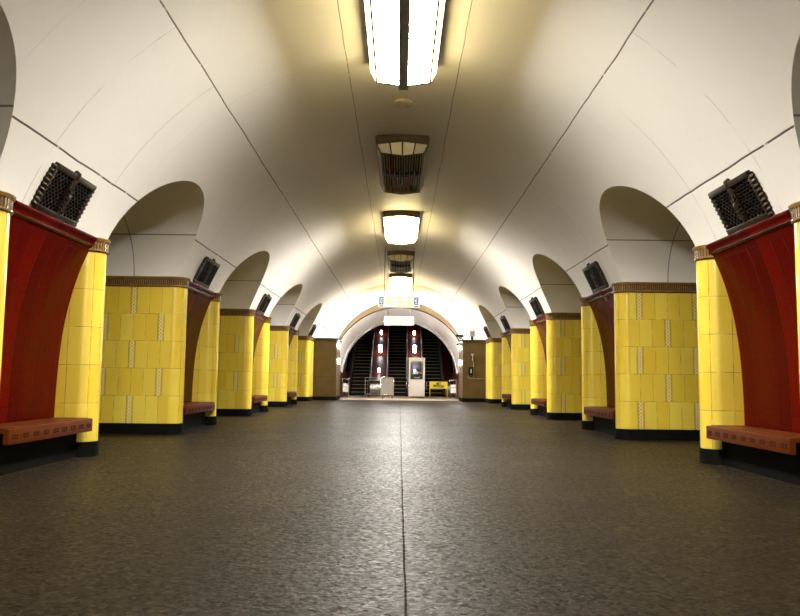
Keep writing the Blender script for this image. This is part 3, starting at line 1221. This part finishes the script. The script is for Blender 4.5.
ESC = [(-2.16, 1.0), (-0.13, 1.0), (1.86, 1.0)]
e0 = make_escalator(1.0)
e0.location = (ESC[0][0], 0, 0)
tag(e0, 'dark escalator at the left, beside the white arch lining', 'escalator', 'escalators beyond the arch')
dup(e0, (ESC[1][0], 0, 0), label='dark middle escalator behind the steel crowd barrier and beside the booth')
dup(e0, (ESC[2][0], 0, 0), label='dark escalator at the right behind the yellow notice barrier')


def make_deck(x0, x1, name='escalator_deck'):
    root = empty(name, ((x0 + x1) / 2, 0, 0))
    h = (x1 - x0) / 2
    Y1 = 55.0
    bm = bmesh.new()
    poly = [(YE + 0.15, 0), (Y1, surf(Y1) - 0.3), (Y1, surf(Y1) + 0.88), (YE + 1.3, surf(YE + 1.3) + 0.88), (YE + 0.9, 0.88), (YE + 0.15, 0.80)]
    prism(bm, poly, 'x', -h, h)
    obj('deck_panel', bm, M['maroon'], root)
    # rounded steel newel at the foot
    bm = bmesh.new()
    poly = [(YE + 0.16, 0.0)] + [(YE + 0.16 - 0.34 * math.sin(a), 0.43 - 0.43 * math.cos(a)) for a in [PI * i / 12 for i in range(1, 12)]] + [(YE + 0.16, 0.86)]
    prism(bm, poly, 'x', -h + 0.02, h - 0.02)
    obj('newel', bm, M['chrome'], root, smooth=40, label='rounded steel end')
    return root


decks = [(-2.9, -2.74, 'narrow maroon escalator deck with steel end against the left hall wall'),
         (-1.575, -0.715, 'maroon escalator deck with lanterns between the left and middle escalators'),
         (0.455, 1.275, 'maroon escalator deck with lanterns behind the white booth'),
         (2.445, 2.9, 'maroon escalator deck with steel end along the right hall wall')]
for a, b, lab in decks:
    tag(make_deck(a, b), lab, 'escalator deck', 'maroon decks beside the escalators')


def make_lantern(s):
    root = empty('deck_lantern')
    bm = bmesh.new()
    lathe(bm, [(0.09, -0.05), (0.09, 0.02), (0.03, 0.04), (0.025, 0.16), (0.07, 0.18)], 12)
    obj('post', bm, M['chrome'], root, smooth=40)
    bm = bmesh.new()
    lathe(bm, [(0.06, 0.18), (0.115, 0.21), (0.125, 0.45), (0.115, 0.68), (0.05, 0.71)], 16)
    obj('shade', bm, M['lantern'], root, smooth=40)
    bm = bmesh.new()
    lathe(bm, [(0.075, 0.705), (0.09, 0.72), (0.03, 0.75)], 12)
    obj('cap', bm, M['chrome'], root, smooth=40)
    root.scale = (s, s, s)
    return root


ln = None
for x, nm in ((-1.14, 'left of the middle escalator'), (0.87, 'behind the white booth')):
    for y, s, pos in ((42.6, 0.42, 'small low lantern copy as a reflection'), (44.5, 0.80, 'large white lantern'), (46.6, 0.48, 'small high white lantern')):  # lowest one is added in place of the large lantern's reflection
        lab = '%s on the maroon deck %s' % (pos, nm)
        loc = (x, y, surf(y) + 0.88 + 0.03 * s)
        if ln is None:
            ln = make_lantern(1.0)
            tag(ln, lab, 'lantern', 'white lanterns on the escalator decks')
            o = ln
            o.location = loc
        else:
            o = dup(ln, loc, label=lab)
        o.scale = (s, s, s)

# wall lamps on the inner faces of the jambs
sc = None
for sd, nm in ((-1, 'left'), (1, 'right')):
    for z, pos in ((2.42, 'upper'), (1.72, 'lower')):
        lab = '%s white wall lamp on the %s jamb of the arch' % (pos, nm)
        if sc is None:
            sc = empty('wall_sconce')
            bm = bmesh.new()
            box(bm, -0.005, 0.016, -0.23, 0.23, -0.12, 0.12, 0.005)
            obj('back_plate', bm, M['chrome'], sc)
            bm = bmesh.new()
            box(bm, 0.015, 0.055, -0.22, 0.22, -0.11, 0.11, 0.012)
            obj('shade', bm, M['sconce'], sc, smooth=50)
            tag(sc, lab, 'wall lamp', 'white wall lamps on the arch jambs')
            o = sc
            o.location = (-JX, 34.25, z)
        else:
            o = dup(sc, (sd * JX, 34.25, z), (0, 0, 0 if sd < 0 else PI), lab)


# ------------------------------------------------------------------ hanging signs
def sign_box(name, w, h, d, z, y, rods, rod_top, skew=0.0):
    root = empty(name, (-0.05, y, z))
    bm = bmesh.new()
    box(bm, -w / 2, w / 2, -d / 2, d / 2, -h / 2, h / 2, 0.02)
    obj('sign_case', bm, M['sign_case'], root, smooth=40)
    bm = bmesh.new()
    box(bm, -w / 2 + 0.015, w / 2 - 0.015, -d / 2 - 0.008, -d / 2 + 0.01, -h / 2 + 0.015, h / 2 - 0.015, 0.006)
    obj('lit_panel', bm, M['sign_lit'], root, label='glowing white front panel')
    for x in rods:
        bm = bmesh.new()
        tube(bm, [(x, 0, h / 2 - 0.01), (x + skew * (1 if x > 0 else -1), 0, rod_top - z)], 0.012, 8)
        tube(bm, [(x, 0, h / 2 - 0.01), (x, 0, h / 2 + 0.04)], 0.03, 8)
        obj('hanger_rod', bm, M['black_line'], root, smooth=60)
    return root


R90 = (PI / 2, 0, 0)
sg = sign_box('platform_sign', 1.36, 0.42, 0.12, 3.48, 24.6, (-0.47, 0.47), VC + math.sqrt(VR ** 2 - 0.52 ** 2) + 0.01)
tag(sg, 'lit white hanging sign with yellow lettering and boxed numbers 1 and 2', 'sign')
yf = -0.073
for x, ch in ((-0.565, '1'), (0.565, '2')):
    bm = bmesh.new()
    for (x0, x1, z0, z1) in ((-0.065, -0.033, -0.10, 0.13), (0.033, 0.065, -0.10, 0.13), (-0.065, 0.065, 0.10, 0.13), (-0.065, 0.065, -0.11, -0.08), (-0.065, 0.065, -0.175, -0.148)):
        box(bm, x + x0, x + x1, yf - 0.004, yf + 0.01, z0, z1)
    obj('number_frame', bm, M['blue'], sg, label='dark blue box around the number %s' % ch)
    text_mesh('lettering', ch, 0.19, M['blue'], sg, (x, yf - 0.001, 0.008), R90, label='dark blue number %s' % ch)
text_mesh('lettering', 'Алексеевская\nВДНХ\nМедведково', 0.088, M['sign_yellow'], sg, (-0.46, yf, 0.0), R90, align='LEFT', label='yellow station names beside number 1', xs=0.62, bold=0.006)
text_mesh('lettering', 'Проспект Мира\nСухаревская\nТургеневская\nКитай-город', 0.088, M['sign_yellow'], sg, (0.46, yf, -0.01), R90, align='RIGHT', label='yellow station names beside number 2', xs=0.95, bold=0.006)

sg2 = sign_box('exit_sign', 1.34, 0.40, 0.12, 3.54, 34.0, (-0.50, 0.50), 4.47, skew=0.0)
tag(sg2, 'smaller lit white exit sign with faint yellow lettering under the arch', 'sign')
text_mesh('lettering', 'Выход в город', 0.15, M['sign_yellow'], sg2, (0, yf, 0.07), R90, label='faint yellow word line', xs=1.0, bold=0.007)
text_mesh('lettering', 'Рижский вокзал', 0.09, M['sign_yellow'], sg2, (0, yf, -0.06), R90, label='faint smaller yellow line', xs=1.0, bold=0.004)

# ------------------------------------------------------------------ booth, barriers and small things by the escalators
bt = empty('attendant_booth', (0.90, 39.85, 0))
tag(bt, 'white escalator attendant booth with a tall front window', 'booth')
bw, bh = 0.46, 2.06
bm = bmesh.new()
box(bm, -bw + 0.03, bw - 0.03, -0.42, 0.42, 0.06, 0.88, 0.03)
obj('lower_cabinet', bm, M['cream_metal'], bt, smooth=40)
bm = bmesh.new()
box(bm, -bw + 0.05, bw - 0.05, -0.40, 0.40, 0, 0.06)
obj('foot', bm, M['dark_metal'], bt)
bm = bmesh.new()
for sx in (-1, 1):
    for sy in (-1, 1):
        a, b = sorted((sx * bw, sx * (bw - 0.085)))
        c, d = sorted((sy * 0.44, sy * 0.37))
        box(bm, a, b, c, d, 0.05, bh - 0.1, 0.015)
for sy in (-1, 1):
    c, d = sorted((sy * 0.44, sy * 0.37))
    box(bm, -bw + 0.05, bw - 0.05, c, d, 0.86, 0.94, 0.01)
    box(bm, -bw + 0.05, bw - 0.05, c, d, bh - 0.17, bh - 0.08, 0.01)
for sx in (-1, 1):
    a, b = sorted((sx * bw, sx * (bw - 0.07)))
    box(bm, a, b, -0.4, 0.4, 0.86, 0.94, 0.01)
    box(bm, a, b, -0.4, 0.4, bh - 0.17, bh - 0.08, 0.01)
obj('frame', bm, M['cream_metal'], bt, smooth=40)
bm = bmesh.new()
box(bm, -bw - 0.02, bw + 0.02, -0.47, 0.47, bh - 0.1, bh, 0.03)
obj('roof', bm, M['cream_metal'], bt, smooth=40)
bm = bmesh.new()
for sy in (-1, 1):
    box(bm, -bw + 0.08, bw - 0.08, sy * 0.405 - 0.004, sy * 0.405 + 0.004, 0.93, bh - 0.16)
for sx in (-1, 1):
    box(bm, sx * 0.425 - 0.004, sx * 0.425 + 0.004, -0.37, 0.37, 0.93, bh - 0.16)
obj('window_pane', bm, M['glass'], bt)
for sx in (-1, 1):
    bm = bmesh.new()
    prism(bm, [(sx * 0.37, bh - 0.17), (sx * 0.25, bh - 0.17), (sx * 0.37, bh - 0.28)], 'y', -0.418, -0.411)
    obj('corner_sticker', bm, M['yellow'], bt, label='yellow triangular sticker in the window corner')
for sx in (-1, 1):
    bm = bmesh.new()
    tube(bm, [(sx * bw, -0.2, 0.82), (sx * (bw + 0.12), -0.2, 0.82), (sx * (bw + 0.12), -0.2, 0.5), (sx * bw, -0.2, 0.5)], 0.02, 8)
    obj('side_handle', bm, M['chrome'], bt, smooth=60)
bt.scale = (0.9, 1, 1)
# things in the booth
cs = empty('control_console', (0.90, 39.85, 0.88))
cs.scale = (0.9, 1, 1)
tag(cs, 'black console with an orange top edge behind the booth window', 'console')
bm = bmesh.new()
prism(bm, [(-0.30, 0.0), (0.22, 0.0), (0.22, 0.30), (0.0, 0.36), (-0.30, 0.12)], 'x', -0.33, 0.33)
obj('housing', bm, M['black'], cs)
bm = bmesh.new()
tube(bm, [(-0.20 + 0.085 * i, 0.0 - 0.02, 0.37 + 0.05 * math.sin(PI * (i + 1.5) / 8)) for i in range(7)], 0.035, 10)
obj('top_edge', bm, M['orange'], cs, smooth=50, label='orange rounded edge')
bm = bmesh.new()
tube(bm, [(0.02 + 0.15 * math.cos(a), -0.285 + 0.03 * math.sin(a), 0.20 + 0.06 * math.sin(a)) for a in [PI + PI * i / 8 for i in range(9)]], 0.018, 8)
obj('handset', bm, M['grey_plastic'], cs, smooth=50, label='pale curved handset')
for (x, z, w, h, m, lab) in ((0.78, 1.55, 0.17, 0.22, 'lavender', 'pale lavender notice sheet taped high in the booth window'),
                             (0.93, 1.41, 0.24, 0.09, 'blue', 'dark blue notice strip taped in the middle of the booth window'),
                             (0.84, 1.29, 0.25, 0.13, 'skin_white', 'white notice sheet taped low in the booth window')):
    bm = bmesh.new()
    box(bm, -w / 2, w / 2, -0.002, 0.002, -h / 2, h / 2)
    o = obj('notice_sheet', bm, M[m])
    o.location = (x, 39.85 - 0.398, z)
    tag(o, lab, 'notice', 'notice sheets in the booth window')

# yellow notice barrier
nb = empty('notice_barrier', (2.06, 40.05, 0))
tag(nb, 'yellow barrier board with black words in front of the right escalator', 'barrier')
bm = bmesh.new()
box(bm, -0.475, 0.475, -0.02, 0.02, 0.47, 0.84, 0.012)
obj('board', bm, M['yellow'], nb)
for sx in (-1, 1):
    bm = bmesh.new()
    tube(bm, [(sx * 0.455, 0.03, 0.82), (sx * 0.455, 0.03, 0.02)], 0.02, 8)
    box(bm, sx * 0.455 - 0.03, sx * 0.455 + 0.03, -0.2, 0.25, 0.0, 0.03, 0.008)
    obj('leg', bm, M['yellow'], nb, smooth=40)
text_mesh('lettering', 'НЕТ', 0.16, M['black'], nb, (0, -0.024, 0.715), R90, label='black word line', xs=0.8, bold=0.010)
text_mesh('lettering', 'ПРОХОДА', 0.16, M['black'], nb, (0, -0.024, 0.595), R90, label='black word line', xs=0.72, bold=0.010)


# steel crowd barriers in front of the left deck
def make_barrier(w, h, solid):
    root = empty('crowd_barrier')
    bm = bmesh.new()
    r = 0.06
    P = [(-w / 2, 0, 0.12), (-w / 2, 0, h - r), (-w / 2 + r, 0, h), (w / 2 - r, 0, h), (w / 2, 0, h - r), (w / 2, 0, 0.12)]
    tube(bm, P, 0.022, 10)
    tube(bm, [(-w / 2, 0, 0.2), (w / 2, 0, 0.2)], 0.018, 8)
    tube(bm, [(-w / 2, 0, h - 0.14), (w / 2, 0, h - 0.14)], 0.014, 8)
    obj('frame', bm, M['chrome'], root, smooth=60)
    bm = bmesh.new()
    if solid:
        box(bm, -w / 2 + 0.01, w / 2 - 0.01, -0.006, 0.006, 0.2, h - 0.03)
        obj('sheet', bm, M['mesh_panel'], root)
    else:
        n = int(w / 0.13)
        for i in range(1, n):
            x = -w / 2 + w * i / n
            tube(bm, [(x, 0, 0.2), (x, 0, h - 0.14)], 0.013, 6)
        obj('bars', bm, M['chrome'], root, smooth=60)
    for sx in (-1, 1):
        bm = bmesh.new()
        x = sx * (w / 2 - 0.08)
        tube(bm, [(x - 0.05, -0.30, 0.02), (x, -0.12, 0.10), (x, 0, 0.14), (x, 0.12, 0.10), (x + 0.05, 0.30, 0.02)], 0.016, 8)
        tube(bm, [(x, 0, 0.13), (x, 0, 0.2)], 0.018, 8)
        obj('foot', bm, M['chrome'], root, smooth=60)
    return root


b1 = make_barrier(0.62, 1.02, True)
b1.location = (-0.57, 36.2, 0)
b1.rotation_euler = (0, 0, math.radians(12))
tag(b1, 'steel crowd barrier with a plain grey sheet panel', 'barrier')
b2 = make_barrier(1.25, 1.0, False)
b2.location = (-1.13, 37.3, 0)
b2.rotation_euler = (0, 0, math.radians(-28))
tag(b2, 'open-barred steel crowd barrier angled behind the grey panelled one', 'barrier')


def rail_unit(x, lab):
    root = empty('guard_rail', (x, 38.2, 0))
    bm = bmesh.new()
    bm.free()
    for dx in (-0.16, 0.16):
        bm = bmesh.new()
        tube(bm, [(dx, 0, 0), (dx, 0, 0.92)], 0.024, 10)
        lathe(bm, [(0.06, 0), (0.06, 0.015), (0.03, 0.025)], 12, (dx, 0, 0))
        obj('post', bm, M['chrome'], root, smooth=50)
    for z in (0.55, 0.92):
        bm = bmesh.new()
        tube(bm, [(-0.2, 0, z), (0.2, 0, z)], 0.022, 10)
        obj('rail', bm, M['chrome'], root, smooth=50)
    bm = bmesh.new()
    box(bm, -0.13, 0.13, -0.012, 0.012, 0.28, 0.70, 0.008)
    obj('panel', bm, M['cream_metal'], root, label='white panel between the posts')
    tag(root, lab, 'railing', 'short steel guard rails by the arch')


rail_unit(-2.68, 'short steel guard rail with a white panel by the left escalator')
rail_unit(2.70, 'short steel guard rail with a white panel beside the yellow notice barrier')

# things on the right brown wall
ph = empty('wall_telephone', (3.17, 33.2, 1.92))
tag(ph, 'grey and black wall telephone, the upper device on the brown end wall', 'telephone')
bm = bmesh.new()
box(bm, -0.07, 0.07, -0.07, 0.0, -0.15, 0.17, 0.02)
obj('body', bm, M['black'], ph, smooth=40)
bm = bmesh.new()
tube(bm, [(0.0, -0.10, -0.12), (0, -0.12, -0.05), (0, -0.12, 0.07), (0, -0.10, 0.14)], [0.04, 0.022, 0.022, 0.045], 10)
obj('handset', bm, M['steel_grey'], ph, smooth=50, label='grey handset')
bm = bmesh.new()
box(bm, -0.05, 0.05, -0.085, -0.06, 0.10, 0.16, 0.008)
obj('cradle', bm, M['grey_plastic'], ph)
ic = empty('intercom', (3.11, 33.2, 1.33))
tag(ic, 'black intercom box with pale slot, the lower device on the brown end wall', 'intercom')
bm = bmesh.new()
box(bm, -0.11, 0.11, -0.08, 0.0, -0.19, 0.19, 0.02)
obj('housing', bm, M['black'], ic, smooth=40)
bm = bmesh.new()
box(bm, -0.02, 0.02, -0.088, -0.07, -0.08, 0.08, 0.006)
obj('display', bm, M['grey_plastic'], ic, label='pale vertical slot')
bm = bmesh.new()
tube(bm, [(3.22, 33.185, 1.80), (3.225, 33.185, 1.30), (3.22, 33.185, 1.03)], 0.012, 8)
tube(bm, [(3.0, 33.185, 1.14), (3.0, 33.185, 1.03), (3.68, 33.185, 1.0)], 0.012, 8)
tag(obj('cable_conduit', bm, M['steel_grey'], smooth=60), 'thin grey cable conduit running along the brown wall under the telephones', 'conduit')
lb = empty('loudspeaker', (3.18, 33.45, 2.70))
tag(lb, 'small pale loudspeaker box standing above the brown end wall', 'loudspeaker')
bm = bmesh.new()
box(bm, -0.13, 0.13, -0.12, 0.12, 0.16, 0.42, 0.02)
obj('housing', bm, M['grey_plastic'], lb, smooth=40)
bm = bmesh.new()
for i in range(5):
    box(bm, -0.09, 0.09, -0.13, -0.115, 0.20 + 0.04 * i, 0.215 + 0.04 * i)
obj('slots', bm, M['black_line'], lb)
bm = bmesh.new()
box(bm, -0.05, 0.05, -0.05, 0.05, 0.0, 0.17, 0.01)
obj('bracket', bm, M['black_line'], lb)


def make_camera(lab, loc, yaw, white):
    root = empty('security_camera', loc, (0, 0, yaw))
    bm = bmesh.new()
    box(bm, -0.05, 0.05, -0.16, 0.16, -0.05, 0.05, 0.012)
    obj('housing', bm, M['grey_plastic' if white else 'black'], root, smooth=40)
    bm = bmesh.new()
    tube(bm, [(0, -0.15, 0), (0, -0.20, 0)], 0.038, 12)
    obj('lens', bm, M['black'], root, smooth=40)
    bm = bmesh.new()
    tube(bm, [(0, 0.06, -0.04), (0, 0.10, -0.12), (0.0, 0.20, -0.16)], 0.02, 8)
    obj('bracket', bm, M['black'], root, smooth=50)
    tag(root, lab, 'camera', 'security cameras at the right arch corner')
    return root


make_camera('black security camera at the right arch corner, pointing into the hall', (2.60, 33.1, 2.86), math.radians(-60), False)
make_camera('pale security camera just below the black one at the right arch corner', (2.66, 33.45, 2.50), math.radians(-45), True)

# ------------------------------------------------------------------ world, camera, colour management
w = bpy.data.worlds.new('World')
S.world = w
w.use_nodes = True
w.node_tree.nodes['Background'].inputs[0].default_value = (0.02, 0.02, 0.02, 1)
w.node_tree.nodes['Background'].inputs[1].default_value = 0.0

cam = bpy.data.cameras.new('camera')
co = bpy.data.objects.new('camera', cam)
COL.objects.link(co)
cam.sensor_fit = 'HORIZONTAL'
cam.sensor_width = 36
FPX = 760.0
cam.lens = FPX / 800 * 36
cam.clip_start = 0.05
cam.clip_end = 200
pitch = math.atan(70 / FPX)
co.matrix_world = Matrix.Translation((-0.01, 0, 1.0)) @ Matrix.Rotation(PI / 2 + pitch, 4, 'X') @ Matrix.Rotation(math.radians(0.68), 4, 'Z')
S.camera = co
vs = S.view_settings
vs.view_transform = 'Standard'
vs.look = 'None'
vs.exposure = 0.0
vs.gamma = 1.0
vs.use_curve_mapping = False
